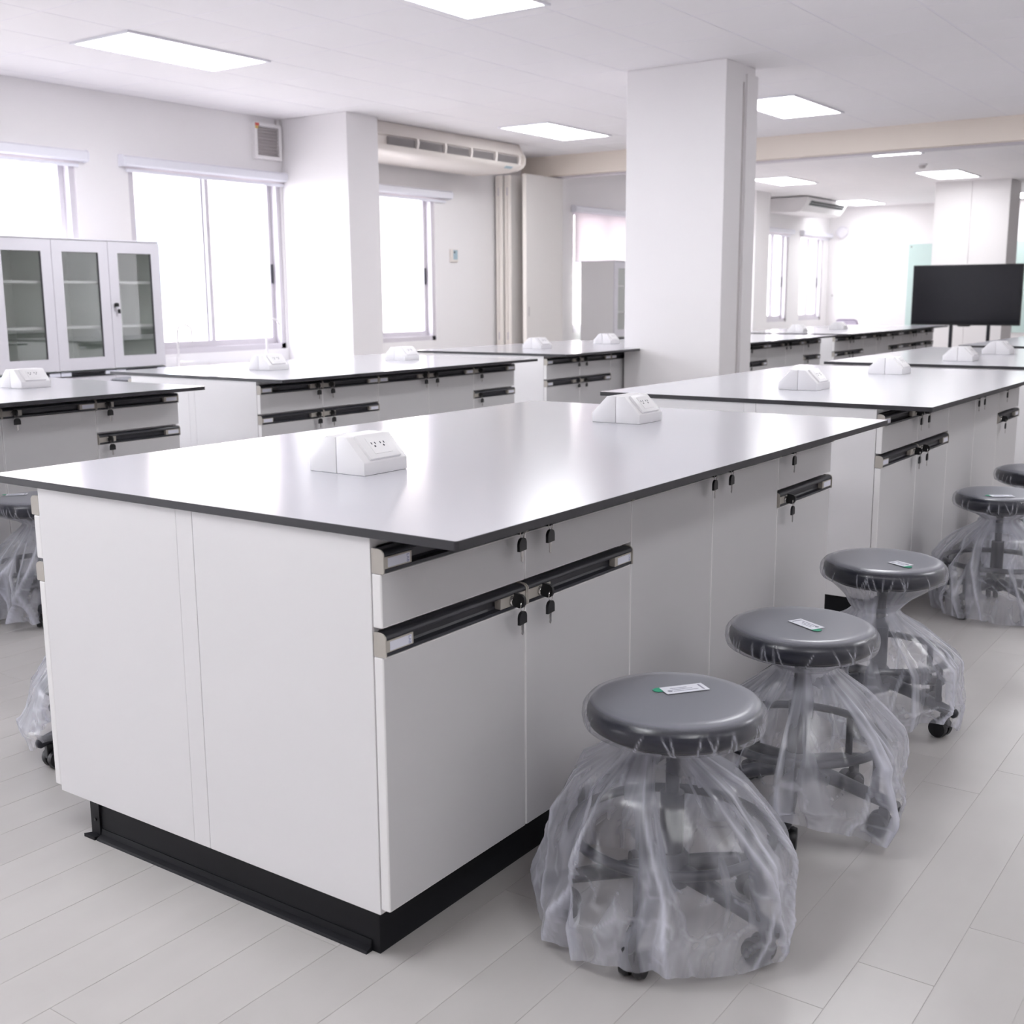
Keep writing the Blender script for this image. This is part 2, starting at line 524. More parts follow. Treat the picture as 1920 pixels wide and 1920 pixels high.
# ------------------------------------------------------------------ WINDOWS
def window(n, a, b, blind, blind_label, drop=0.0, bl=(0.08, 0.07)):
    w = struct(bpy.data.objects.new('window_%d' % n, None)); COL.objects.link(w)
    w.location = (XW, (a + b) / 2, SILL)
    hw = (b - a) / 2; hh = HEAD - SILL
    fr = MB()
    x0, x1 = -0.16, -0.02
    fr.box(x0, x1, -hw, -hw + 0.05, 0, hh); fr.box(x0, x1, hw - 0.05, hw, 0, hh)
    fr.box(x0, x1, -hw, hw, 0, 0.05); fr.box(x0, x1, -hw, hw, hh - 0.05, hh)
    mk('outer_frame', fr, M['alu'], w)
    for k, (s0, s1, xo) in enumerate(((-hw + 0.05, 0.03, -0.075), (-0.03, hw - 0.05, -0.115))):
        sh = MB()
        t = 0.045 if hw > 0.7 else 0.035
        z0, z1 = 0.05, hh - 0.05
        sh.box(xo - 0.018, xo + 0.018, s0, s0 + t, z0, z1); sh.box(xo - 0.018, xo + 0.018, s1 - t, s1, z0, z1)
        sh.box(xo - 0.018, xo + 0.018, s0 + t, s1 - t, z0, z0 + 0.055); sh.box(xo - 0.018, xo + 0.018, s0 + t, s1 - t, z1 - t, z1)
        so = mk('sash', sh, M['alu'], w)
        mk('pane', MB().box(xo - 0.003, xo + 0.003, s0 + t, s1 - t, z0 + 0.055, z1 - t), M['pane'], so)
        yl = s1 - t / 2 if k else s0 + t / 2
        mk('latch', MB().box(xo + 0.018, xo + 0.030, yl - 0.010, yl + 0.010, 0.62, 0.80, bev=0.003), M['handle'], so)
    if not blind: return
    ya, yb = a - bl[0], b + bl[1]
    cy = (ya + yb) / 2; hw2 = (yb - ya) / 2
    B = thing('roller_blind', blind_label, 'blind', (XW, cy, 2.33), 0, 'roller blinds along the window wall')
    pr = [(0.002, 0.0), (0.055, 0.0), (0.075, 0.012), (0.082, 0.04), (0.078, 0.07), (0.06, 0.085), (0.002, 0.085)]
    mk('cassette', MB().prism(pr, 'y', -hw2, hw2), M['blind'], B, smooth=40)
    for s in (-1, 1):
        mk('end_cap', MB().prism([(0.002, -0.004), (0.056, -0.004), (0.08, 0.010), (0.087, 0.04), (0.082, 0.074), (0.062, 0.09), (0.002, 0.09)],
                                 'y', s * hw2, s * (hw2 + 0.012)), M['blind'], B)
    z = -0.032 - drop
    mk('bottom_rail', MB().box(0.012, 0.028, -hw2 + 0.05, hw2 - 0.05, z - 0.012, z + 0.014, bev=0.004), M['blind'], B)
    mk('blind_fabric', MB().box(0.018, 0.0195, -hw2 + 0.05, hw2 - 0.05, z + 0.01, 0.01), M['blindfab'], B)

LB = ['white roller blind cassette above the last window of the wall behind the camera',
      'white roller blind cassette above the fourth window back from the picture edge',
      'white roller blind cassette above the third window back from the picture edge',
      'white roller blind cassette above the second window behind the camera',
      'white roller blind cassette on the window left of the picture edge',
      'white roller blind above the window at the left picture edge',
      'white roller blind above the wide window between glass cabinets and column',
      'white roller blind above the narrow view window beside the wall column',
      'pale pink roller blind drawn halfway down beyond the folding partition',
      'white roller blind cassette on the window behind the central column',
      'white roller blind above the left one of two far narrow windows',
      'white roller blind above the far window next to the corner']
for n, (a, b) in enumerate(BAYS):
    bl = (0.08, 0.07) if n not in (7,) else (0.02, 0.22)
    if n == 8: bl = (0.03, 0.03)
    if n == 11: bl = (0.06, 0.28)
    window(n + 1, a, b, True, LB[n], drop=0.60 if n == 8 else 0.0, bl=bl)

# outside: a pale building and the ground
B = thing('building', 'pale pink building outside, seen through the far windows', 'building', (-19, 20, -4))
w = mk('outer_wall', MB().box(-4, 4, -12, 22, 0, 13), M['pink'], B)
mk('parapet', MB().box(-4.2, 4.2, -12.2, 22.2, 13, 13.6), M['pink'], B)
wm = MB().box(4.0, 4.06, -0.6, 0.6, 0, 1.5).mesh('window', [M['alu']])
gm = MB().box(4.06, 4.07, -0.5, 0.5, 0.1, 1.4).mesh('pane', [M['lcd']])
for yy in (-9, -4, 1, 6, 11, 16):
    for zz in (1.5, 5.2, 9.2):
        a = mk('window', wm, M['alu'], B, loc=(0, yy, zz)); mk('pane', gm, M['lcd'], a)
struct(mk('ground', MB().box(-60, XW - 0.3, -40, 70, -4.3, -4.0), M['ground']))

# ------------------------------------------------------------------ LAMPS
lf = MB()
for s in (-1, 1):
    lf.box(s * 0.29 - 0.012, s * 0.29 + 0.012, -0.59, 0.59, -0.012, 0.001)
    lf.box(-0.302, 0.302, s * 0.59 - 0.012, s * 0.59 + 0.012, -0.012, 0.001)
lf_me = lf.mesh('lamp_frame', [M['lampframe']])
ld_me = MB().box(-0.278, 0.278, -0.578, 0.578, -0.008, 0.0).mesh('diffuser', [M['lamp']])
LL = {0: 'bright ceiling light panel at upper left, over the glass cabinets', 1: 'bright ceiling light panel cut by the top picture edge',
      2: 'bright ceiling light panel in front of the large air conditioner', 3: 'bright ceiling light panel just right of the central column, before the beam',
      4: 'bright ceiling light panel partly behind the beam, right side', 5: 'bright ceiling light panel above the far column',
      6: 'bright far ceiling light panel right of the ceiling air conditioner', 7: 'bright ceiling light panel left of the far air conditioner, by central column',
      9: 'ceiling light panel behind the camera, nearest the windows', 10: 'ceiling light panel behind the camera, middle line',
      11: 'added ceiling light panel out of sight before the nearest bench', 12: 'added ceiling light panel above the picture, over the second right-hand bench',
      13: 'added ceiling light panel above the picture, over the fourth right-hand bench',
      14: 'added ceiling light panel behind the camera, right-hand line', 15: 'added ceiling light panel right of the picture, over the aisle beside the nearest bench',
      16: 'added ceiling light panel right of the picture, over the aisle beside the fourth bench',
      17: 'nearer added ceiling light panel along the unseen right wall', 18: 'farther added ceiling light panel along the unseen right wall',
      8: 'bright ceiling light panel at the right picture edge, right of far column'}
for k, (x, y) in enumerate(LAMPS):
    t = thing('ceiling_light', LL[k],
              'ceiling light', (x, y, H), 0, 'recessed ceiling light panels')
    mk('lamp_frame', lf_me, M['lampframe'], t); mk('diffuser', ld_me, M['lamp'], t)
t = thing('smoke_detector', 'small white smoke detector on the ceiling by the far light panels', 'smoke detector', (-3.47, 14.33, H))
mk('base', MB().lathe([(0.06, -0.015), (0.065, 0.0)], 20), M['socket'], t, 40)
mk('dome', MB().lathe([(0.012, -0.055), (0.035, -0.05), (0.045, -0.03), (0.048, -0.015)], 20), M['acgrey'], t, 40)

# ------------------------------------------------------------------ CABINET FRONTS
D = 0.476
HZ = 0.043
def channel_profile():
    return [(0.003, 0), (0.027, 0), (0.027, 0.006), (0.013, 0.008), (0.010, 0.012), (0.010, 0.026), (0.020, 0.0285), (0.027, 0.030),
            (0.0285, 0.033), (0.0275, 0.037), (0.023, 0.041), (0.017, 0.0425), (0.003, 0.0425)]
def cap_profile():
    return [(0.002, -0.001), (0.029, -0.001), (0.0305, 0.001), (0.0305, 0.034), (0.029, 0.038), (0.024, 0.0425), (0.017, 0.0440), (0.002, 0.0440)]
CACHE = {}
def cached(key, fn):
    if key not in CACHE: CACHE[key] = fn()
    return CACHE[key]
def d_plate(w, h, t):
    """key head: flat bottom, domed top, centred, thickness along x"""
    pts = [(-w / 2, -h / 2), (w / 2, -h / 2)]
    for k in range(9):
        a = PI * k / 8
        pts.append((w / 2 * math.cos(a), h / 2 - w / 2 * 0.8 + w / 2 * 0.8 * math.sin(a)))
    m = MB().prism(pts, 'x', -t / 2, t / 2)
    return m
def key_blade(w, l):
    pts = [(-w / 2, 0), (w / 2, 0), (w / 2, -l * 0.8), (w * 0.1, -l), (-w / 2, -l * 0.85), (-w * 0.35, -l * 0.6), (-w / 2, -l * 0.45)]
    return MB().prism(pts, 'x', -0.0008, 0.0008)
me_head = d_plate(0.029, 0.028, 0.007).mesh('key', [M['black']])
me_spare = d_plate(0.031, 0.027, 0.006).mesh('spare_key', [M['black']])
me_blade = key_blade(0.009, 0.025).mesh('key_blade', [M['steel']])
me_ring = MB().tube([(0, 0.010 * math.cos(2 * PI * k / 14), 0.012 * math.sin(2 * PI * k / 14)) for k in range(14)], 0.0009, 5, True).mesh('key_ring', [M['steel']], 60)
me_lock = MB().lathe([(0.0105, 0.0), (0.0105, 0.004), (0.009, 0.006), (0.006, 0.0065), (0.006, 0.0045)], 18, axis='x').mesh('lock', [M['steel']], 40)
bl = MB().box(0.011, 0.0275, 0, 0.078, 0.0068, 0.0292, bev=0.0012)
me_label_block = bl.mesh('label_holder', [M['grey']])
me_card = MB().box(0.0275, 0.0281, 0.012, 0.072, 0.0095, 0.0262).mesh('label_card', [M['card']])
me_lock_block = MB().box(0.011, 0.0275, 0, 0.088, 0.0068, 0.0292, bev=0.0012).mesh('lock_block', [M['grey']])
me_cap = MB().prism(cap_profile(), 'y', 0, 0.003).mesh('end_cap', [M['grey']])

def text_mesh(s, size):
    cu = bpy.data.curves.new('print_text', 'FONT')
    cu.body = s; cu.size = size; cu.align_x = 'CENTER'; cu.align_y = 'CENTER'
    ob = bpy.data.objects.new('print_text', cu)
    me = bpy.data.meshes.new_from_object(ob)
    bpy.data.objects.remove(ob); bpy.data.curves.remove(cu)
    me.materials.clear(); me.materials.append(M['ink'])
    return me
me_print = text_mesh('LAB', 0.009)

def front_mesh(kind, w, h):
    me = MB().box(0.0015, 0.0235, 0, w, 0, h, bev=0.0026).mesh(kind, [M['front'], M['edge']])
    for p in me.polygons:
        if p.normal.x < 0.95: p.material_index = 1
    return me
KEY_ROT = (Matrix.Rotation(0.12, 3, 'Y') @ Matrix(((0, 0, 1), (1, 0, 0), (0, 1, 0)))).to_euler()
def front(root, kind, y0, y1, zb, zt, lab, zoff, lock=True):
    """one drawer or door: panel from zb, handle strip up to zt; lab = side that carries the label ('l'/'r')"""
    g = 0.0012
    y0 += g; y1 -= g
    ph = zt - HZ - zb
    key = (kind, round(y1 - y0, 4), round(ph, 4))
    pm = cached(key, lambda: front_mesh(kind, y1 - y0, ph - 0.002))
    p = mk(kind, pm, M['front'], root, loc=(D, y0, zb - zoff))
    L = y1 - y0; z = ph
    cm = cached(('ch', round(L, 4)), lambda: MB().prism(channel_profile(), 'y', 0.003, L - 0.003).mesh('handle_channel', [M['handle']], 35))
    mk('handle_channel', cm, M['handle'], p, loc=(0, 0, z))
    mk('end_cap', me_cap, M['grey'], p, loc=(0, 0, z)); mk('end_cap', me_cap, M['grey'], p, loc=(0, L - 0.003, z))
    yl = 0.003 if lab == 'l' else L - 0.081
    mk('label_holder', me_label_block, M['grey'], p, loc=(0, yl, z))
    mk('label_card', me_card, M['card'], p, loc=(0, yl, z))
    if lock:
        yb = L - 0.091 if lab == 'l' else 0.003
        yk = L - 0.052 if lab == 'l' else 0.050
        mk('lock_block', me_lock_block, M['grey'], p, loc=(0, yb, z))
        mk('lock', me_lock, M['steel'], p, loc=(0.0275, yk, z + 0.018))
        # key in the lock: head lies edge up, pointing out into the room
        mk('key', me_head, M['black'], p, loc=(0.0475, yk, z + 0.0205), rot=KEY_ROT)
        mk('key_ring', me_ring, M['steel'], p, loc=(0.054, yk + 0.001, z + 0.010), rot=(0, 0, 0.15))
        mk('spare_key', me_spare, M['black'], p, loc=(0.052, yk + 0.002, z - 0.014), rot=(0, 0, 0.12))
        mk('key_blade', me_blade, M['steel'], p, loc=(0.052, yk + 0.002, z - 0.027), rot=(0, 0, 0.12))
    return p

ZC = 0.107      # underside of the cabinets
ZT = 0.8335     # underside of the worktop
def carcass(root, w):
    def f():
        t = 0.018; m = MB(); h = ZT - ZC
        m.box(0, D, 0.0004, t, 0, h, bev=0.0008); m.box(0, D, w - t, w - 0.0004, 0, h, bev=0.0008)
        m.box(0, t * 0.5, t, w - t, 0, h); m.box(0, D, t, w - t, 0, t); m.box(0, D - 0.002, t, w - t, h - t, h - 0.0005)
        m.box(D - 0.02, D - 0.003, t, w - t, ZT - ZC - 0.175, ZT - ZC - 0.16)
        return m.mesh('carcass', [M['laminate']])
    return mk('carcass', cached(('carc', w), f), M['laminate'], root)
DZ, D1, D2, D3 = 0.118, 0.659, 0.668, 0.813
def cab_A(label, loc, rz=0):
    r = thing('base_cabinet', label, 'cabinet', loc, rz, 'white base cabinets under the worktops')
    carcass(r, 0.9)
    front(r, 'drawer', 0.0, 0.45, D2, D3, 'l', ZC); front(r, 'drawer', 0.45, 0.9, D2, D3, 'r', ZC)
    front(r, 'door', 0.0, 0.45, DZ, D1, 'l', ZC); front(r, 'door', 0.45, 0.9, DZ, D1, 'r', ZC)
    return freeze(r)
def cab_B(label, loc, rz=0):
    r = thing('base_cabinet', label, 'cabinet', loc, rz, 'white base cabinets under the worktops')
    carcass(r, 0.9)
    front(r, 'door', 0.0, 0.45, DZ, D3, 'l', ZC); front(r, 'door', 0.45, 0.9, DZ, D3, 'r', ZC)
    return freeze(r)
def cab_C(label, loc, rz=0):
    r = thing('base_cabinet', label, 'cabinet', loc, rz, 'white base cabinets under the worktops')
    carcass(r, 0.45)
    front(r, 'drawer', 0.0, 0.45, D2, D3, 'r', ZC); front(r, 'door', 0.0, 0.45, DZ, D1, 'r', ZC)
    return freeze(r)

# ------------------------------------------------------------------ WORKTOPS, PLINTHS, POWER BOXES
TW, TL = 1.385, 2.276
def top_mesh(notch=None, TL=TL):
    m = MB()
    r = 0.006
    pts = []
    for cx, cy, a0 in ((-r, r, -90), (-r, TL - r, 0), (-TW + r, TL - r, 90), (-TW + r, r, 180)):
        for k in range(4):
            a = math.radians(a0 + 30 * k)
            pts.append((cx + r * math.cos(a), cy + r * math.sin(a)))
    if notch:
        na, nb, nx = notch
        pts = pts[:4] [:0] + pts[:4] + [(0.0, na), (nx, na), (nx, nb), (0.0, nb)] + pts[4:]
    n = len(pts)
    e = 0.0008
    def ins(p):
        cx, cy = -TW / 2, TL / 2
        return (p[0] - math.copysign(e, p[0] - cx), p[1] - math.copysign(e, p[1] - cy))
    lv = [(pts, 0.0), (pts, 0.0155), ([ins(p) for p in pts], 0.0165)]
    vs = [(p[0], p[1], z) for ps, z in lv for p in ps]
    m.add(vs, [tuple(range(n))[::-1]], 1)
    m.f += [(L * n + i, L * n + (i + 1) % n, (L + 1) * n + (i + 1) % n, (L + 1) * n + i) for L in (0, 1) for i in range(n)]
    m.mi += [1] * (2 * n)
    m.f.append(tuple(range(2 * n, 3 * n))); m.mi.append(0)
    return m.mesh('worktop', [M['top'], M['core']])
me_top = top_mesh()
me_top_notched = top_mesh((1.050, 1.578, -0.158))
me_top_short = top_mesh(None, 1.374)

def plinth(label, x1, y0, yb=2.235):
    p = thing('plinth', label, 'plinth', (x1, y0, 0), 0, 'black plinths under the benches')
    xr, xl, ya = -0.233, -TW + 0.233 + 0.02, 0.033
    h = ZC - 0.0005
    mk('end_board', MB().box(xl, xr, ya, ya + 0.018, 0, h), M['plinth'], p)
    mk('end_board', MB().box(xl, xr, yb - 0.018, yb, 0, h), M['plinth'], p)
    mk('side_board', MB().box(xr - 0.018, xr, ya + 0.018, yb - 0.018, 0, h), M['plinth'], p)
    mk('side_board', MB().box(xl, xl + 0.018, ya + 0.018, yb - 0.018, 0, h), M['plinth'], p)
    mk('floor_angle', MB().prism([(ya, 0), (ya - 0.018, 0), (ya - 0.016, 0.006), (ya - 0.004, 0.010), (ya - 0.002, 0.024), (ya, 0.024)], 'x', xl + 0.03, xr - 0.02), M['plinth'], p)
    c = mk('corner_bracket', MB().box(xl - 0.004, xl + 0.028, ya - 0.005, ya, 0.0, h).prism(
        [(xl - 0.014, ya - 0.020), (xl + 0.026, ya - 0.020), (xl + 0.028, ya - 0.004), (xl - 0.004, ya - 0.004)], 'z', 0.0, 0.008), M['plinth'], p)
    mk('screw', MB().lathe([(0.004, -0.008), (0.004, -0.005)], 10, axis='y', c=(xl + 0.014, ya, 0.045)), M['black'], c)
    return freeze(p)

def power_box(label, loc):
    t = thing('power_box', label, 'power box', loc, 0, 'white power boxes on the worktops')
    hx, L, h = 0.087, 0.150, 0.085
    # two half housings that meet along the ridge
    left = [(-hx, 0), (-0.0008, 0), (-0.0008, h), (-0.032, h), (-hx, 0.030)]
    right = [(0.0008, 0), (hx, 0), (hx, 0.030), (0.032, h), (0.0008, h)]
    def half(pts):
        bm = bmesh.new()
        n = len(pts)
        a = [bm.verts.new((x, 0, z)) for x, z in pts]; b = [bm.verts.new((x, L, z)) for x, z in pts]
        bm.faces.new(a[::-1]); bm.faces.new(b)
        for i in range(n): bm.faces.new((a[i], a[(i + 1) % n], b[(i + 1) % n], b[i]))
        bmesh.ops.recalc_face_normals(bm, faces=bm.faces)
        bmesh.ops.bevel(bm, geom=list(bm.edges), offset=0.0025, segments=2, affect='EDGES', profile=0.5)
        m = MB(); bm.verts.index_update()
        m.add([v.co[:] for v in bm.verts], [[v.index for v in f.verts] for f in bm.faces]); bm.free()
        return m
    mk('housing_half', half(left), M['socket'], t, 40)
    mk('housing_half', half(right), M['socket'], t, 40)
    # sloping face frame: from (0.026,h) to (hx,0.030)
    p0 = Vector((0.032, 0, h)); p1 = Vector((hx, 0, 0.030))
    d = (p1 - p0).normalized(); nrm = Vector((-d.z, 0, d.x)) if d.x * -d.z < 0 else Vector((d.z, 0, -d.x))
    nrm = Vector((-d.z, 0, d.x)); 
    if nrm.x < 0: nrm = -nrm
    mid = (p0 + p1) / 2
    ln = (p1 - p0).length
    mtx = Matrix(((d.x, 0, nrm.x, mid.x), (0, 1, 0, L / 2), (d.z, 0, nrm.z, mid.z), (0, 0, 0, 1)))
    a, b = ln / 2 - 0.003, 0.053
    pl = mk('socket_plate', MB().box(-a, a, -b, b, -0.002, 0.008, bev=0.003).xform(mtx), M['socket'], t, 40)
    ins = mk('socket_insert', MB().box(-a + 0.012, a - 0.012, -0.030, 0.030, 0.0075, 0.0092, bev=0.0006).xform(mtx), M['socket'], pl)
    sl = MB()
    for yy in (-0.015, 0.015):
        sl.box(-0.009, -0.003, yy - 0.0075, yy - 0.0045, 0.009, 0.0096)
        sl.box(-0.009, -0.003, yy + 0.0045, yy + 0.0075, 0.009, 0.0096)
        sl.prism([(0.003 + 0.0028 * math.cos(q), yy + 0.0028 * math.sin(q)) for q in [2 * PI * k / 8 for k in range(8)]], 'z', 0.009, 0.0096)
    mk('socket_slots', sl.xform(mtx), M['slot'], pl)
    return freeze(t)

# benches: name, x of right edge, y of near edge, offsets of the power boxes
BEN = [('nearest bench', 0.0, 0.0, (0.455, 1.735), True),
       ('second right-hand bench', 0.0, 2.775, (0.497, 1.666), True),
       ('third right-hand bench', 0.0, 5.42, (0.395, 1.338), False),
       ('fourth right-hand bench', 0.10, 8.10, (0.455,), False),
       ('left bench by the glass cabinets', -3.115, -0.165, (1.738,), False),
       ('bench before the wide window', -3.105, 2.59, (0.495, 1.664), False),
       ('bench before the folding partition', -3.235, 5.42, (0.60, 1.66), False),
       ('bench right of the central column', -2.93, 7.72, (), False),
       ('far bench with the chair behind', -2.92, 10.34, (0.25, 1.5), False),
       ('short far bench by the television', -2.94, 12.66, (), False)]
proto = {}
LABS = {'A': 'grey-fronted two-drawer cabinet at near end of the %s',
        'B': 'grey-fronted cabinet with two tall doors, middle of the %s',
        'C': 'narrow grey-fronted one-drawer cabinet at far end of the %s'}
LABS2 = {'A': 'hidden-side white cabinet with two drawers, far end of the %s',
         'B': 'hidden-side white cabinet with tall doors, middle of the %s',
         'C': 'narrow cabinet at near left end of the %s'}
MAKE = {'A': cab_A, 'B': cab_B, 'C': cab_C}
me_fill = MB().box(0.0005, 0.0505 - 0.001, 0, 0.018, 0, ZT - ZC - 0.0005, bev=0.0008).mesh('filler_panel', [M['laminate']])
for bi, (nm, x1, y0, boxes, full) in enumerate(BEN):
    short = nm.startswith('short')
    o = mk('worktop', me_top_notched if 'partition' in nm else me_top_short if short else me_top, [M['top'], M['core']], loc=(x1, y0 - 0.006, ZT)); tag(o, 'white laminate worktop with black edge on the %s' % nm, 'worktop', 'white worktops')
    lb = 'black metal plinth under the %s' % nm
    if 'plinth' not in proto: proto['plinth'] = plinth(lb, x1, y0)
    elif short: plinth(lb, x1, y0, 1.335)
    else: dup(proto['plinth'], (x1, y0, 0), 0, lb)
    for k, yo in ((('A', 0.0), ('C', 0.9)) if short else (('A', 0.0), ('B', 0.9), ('C', 1.8))):
        loc = (x1 - 0.676, y0 + yo, ZC)
        lb = LABS[k] % nm
        if k not in proto: proto[k] = MAKE[k](lb, loc)
        else: dup(proto[k], loc, 0, lb)
    for k, yo in (('C', 0.45), ('B', 1.35), ('A', 2.25)):
        if not full and k != 'C': continue
        dup(proto[k], (x1 - 0.727, y0 + yo, ZC), PI, LABS2[k] % nm)
    f = mk('filler_panel', me_fill, M['laminate'], loc=(x1 - 0.727, y0 + 0.0005, ZC)); tag(f, 'narrow white filler strip between end panels of the %s' % nm, 'panel', 'filler strips in the bench ends')
    for q, yo in enumerate(boxes):
        lb = ('white power box nearer the camera on the %s' if q == 0 else 'white power box farther along the %s') % nm
        if len(boxes) == 1: lb = 'single white power box on the %s' % nm
        loc = (x1 - 0.7, y0 + yo - 0.012, 0.8501)
        if 'box' not in proto: proto['box'] = power_box(lb, loc)
        else: dup(proto['box'], loc, 0, lb)
# printed marks on the label cards of the nearest cabinet
n_pr = 0
for o in list(bpy.data.objects):
    pass
first = proto['A']
for ch, gs in list(TREE[first.name]):
    for g in gs:
        if g.name.split('.')[0] == 'label_card':
            p = mk('label_print', me_print, M['ink'], ch, loc=(0.0283, g.location.y + 0.066, g.location.z + 0.0175), rot=(PI / 2, PI / 2, PI / 2))
# ------------------------------------------------------------------ STOOLS in polythene
def smoothstep(a, b, x):
    t = max(0.0, min(1.0, (x - a) / (b - a)))
    return t * t * (3 - 2 * t)
def film_mesh(zs, seed, neck=0.085, flare=0.262, hem=0.03, lean=(0.0, 0.0), dome=1.0, low=(0.0, 0.0), NU=300, NV=96):
    """thin bag over a stool: tight on the seat, tied under it, hanging in pleats over the foot ring"""
    rnd = random.Random(seed)
    zn = zs - neck                                 # height of the tie
    c = dome
    prof = [(0.0, 0.0005, zs + 0.0040), (0.08, 0.085, zs + 0.0040), (0.15, 0.151, zs + 0.0030), (0.185, 0.168, zs - 0.004), (0.215, 0.1785, zs - 0.016),
            (0.25, 0.1805, zs - 0.034), (0.28, 0.177, zs - 0.050), (0.31, 0.155, zs - 0.062),
            (0.35, 0.095, zs - 0.062 - (neck - 0.062) * 0.55), (0.39, 0.066, zn), (0.42, 0.080, zn - 0.016)]
    for v, t in ((0.50, 0.33), (0.58, 0.66), (0.66, 1.0)):
        prof.append((v, 0.080 + 0.150 * t ** (1 - 0.45 * c), (zn - 0.016) * (1 - t) + 0.212 * t))
    prof += [(0.78, 0.242, 0.150), (0.89, flare, 0.085), (1.0, flare - 0.012, 0.006)]
    def P(v):
        for i in range(len(prof) - 1):
            if v <= prof[i + 1][0]:
                t = (v - prof[i][0]) / (prof[i + 1][0] - prof[i][0])
                return prof[i][1] + t * (prof[i + 1][1] - prof[i][1]), prof[i][2] + t * (prof[i + 1][2] - prof[i][2])
        return prof[-1][1:]
    # pleats: angle, half width, depth, slant, where it starts and ends along the film
    pleats = []
    for k in range(26):
        big = k < 11
        pleats.append((rnd.random() * 2 * PI, rnd.uniform(0.10, 0.26) if big else rnd.uniform(0.04, 0.10),
                       (rnd.uniform(0.016, 0.034) if big else rnd.uniform(0.006, 0.014)) * (1 if rnd.random() < 0.7 else -1),
                       rnd.uniform(-0.9, 0.9), rnd.uniform(0.34, 0.40) if big or rnd.random() < 0.5 else rnd.uniform(0.45, 0.65),
                       rnd.uniform(0.85, 1.3)))
    rims = [(rnd.random() * 2 * PI, rnd.uniform(-1.6, 1.6)) for k in range(38)]
    sh = Vector((rnd.uniform(-9, 9), rnd.uniform(-9, 9), rnd.uniform(-9, 9)))
    vs, fs, uv, cr, pv = [], [], [], [], []
    for j in range(NV + 1):
        v = j / NV
        r0, z0 = P(v)
        e_low = smoothstep(0.36, 0.72, v)
        e_rim = smoothstep(0.19, 0.24, v) * (1 - smoothstep(0.28, 0.33, v))
        for i in range(NU):
            th = 2 * PI * i / NU
            d = 0.0; crease = 0.0; ply = 0.0
            for a, w, amp, sk, v0, v1 in pleats:
                if v < v0: continue
                da = (th - a - sk * (v - 0.4) + PI) % (2 * PI) - PI
                u = abs(da) / w
                if u < 1:
                    e = smoothstep(v0, v0 + 0.22, v) * (1 - smoothstep(v1, v1 + 0.25, v))
                    d += amp * (1 - u) * e
                    if abs(da) < 0.07: crease = max(crease, 0.8 * math.exp(-(da / 0.018) ** 2) * e * (1.0 if amp > 0 else 0.4))
                    if w > 0.1 and -0.15 * w < da < 0.6 * w: ply = max(ply, e * (0.4 + 12 * abs(amp)))
            if e_rim > 0:
                for a, sk in rims:
                    da = (th - a - sk * (v - 0.25) + PI) % (2 * PI) - PI
                    if abs(da) < 0.05: crease = max(crease, 0.9 * math.exp(-(da / 0.013) ** 2) * e_rim)
            q = Vector((math.cos(th) * 2.2, math.sin(th) * 2.2, v * 5)) + sh
            n1 = noise.noise(q)
            d += n1 * 0.015 * e_low
            if e_low > 0:
                n2 = noise.noise(q * 3.1)
                n3 = noise.noise(q * 2.2 + Vector((7, 3, 1)))
                d += (0.5 - abs(n2)) * 0.005 * e_low
                crease = max(crease, 0.35 * math.exp(-(n3 / 0.07) ** 2) * smoothstep(0.62, 0.72, v) * (1 if n1 > -0.1 else 0.2))
            r = r0 + d
            if v < 0.335: r = r0 + (0.0006 * crease if v > 0.17 else 0)
            r = max(r, 0.0004 if v < 0.05 else 0.03)
            hm = max(0.0, 0.35 + noise.noise(Vector((math.cos(th) * 1.3, math.sin(th) * 1.3, seed)))) * hem * 2.6
            z = z0 + hm * smoothstep(0.82, 1.0, v) + (noise.noise(q * 1.7) * 0.008) * e_low * (1 - smoothstep(0.9, 1, v))
            z = max(z, 0.004)
            k = smoothstep(0.31, 0.38, v) * (1 - smoothstep(0.42, 0.8, v))
            k2 = smoothstep(0.66, 0.95, v)
            vs.append((r * math.cos(th) + lean[0] * k + low[0] * k2, r * math.sin(th) + lean[1] * k + low[1] * k2, z))
            cr.append(crease); pv.append(ply + 0.9 * smoothstep(0.33, 0.38, v) * (1 - smoothstep(0.42, 0.56, v)))
    for j in range(NV):
        for i in range(NU):
            i2 = (i + 1) % NU
            fs.append((j * NU + i, j * NU + i2, (j + 1) * NU + i2, (j + 1) * NU + i))
            u0, u1 = i / NU, (i + 1) / NU
            uv += [(u0, j / NV), (u1, j / NV), (u1, (j + 1) / NV), (u0, (j + 1) / NV)]
    me = bpy.data.meshes.new('plastic_cover')
    me.from_pydata(vs, [], fs)
    ul = me.uv_layers.new(name='UVMap')
    ul.data.foreach_set('uv', [c for p in uv for c in p])
    at = me.attributes.new('crease', 'FLOAT', 'POINT')
    at.data.foreach_set('value', cr)
    at = me.attributes.new('ply', 'FLOAT', 'POINT')
    at.data.foreach_set('value', pv)
    me.polygons.foreach_set('use_smooth', [True] * len(fs))
    me.materials.append(M['film'])
    me.update()
    return me

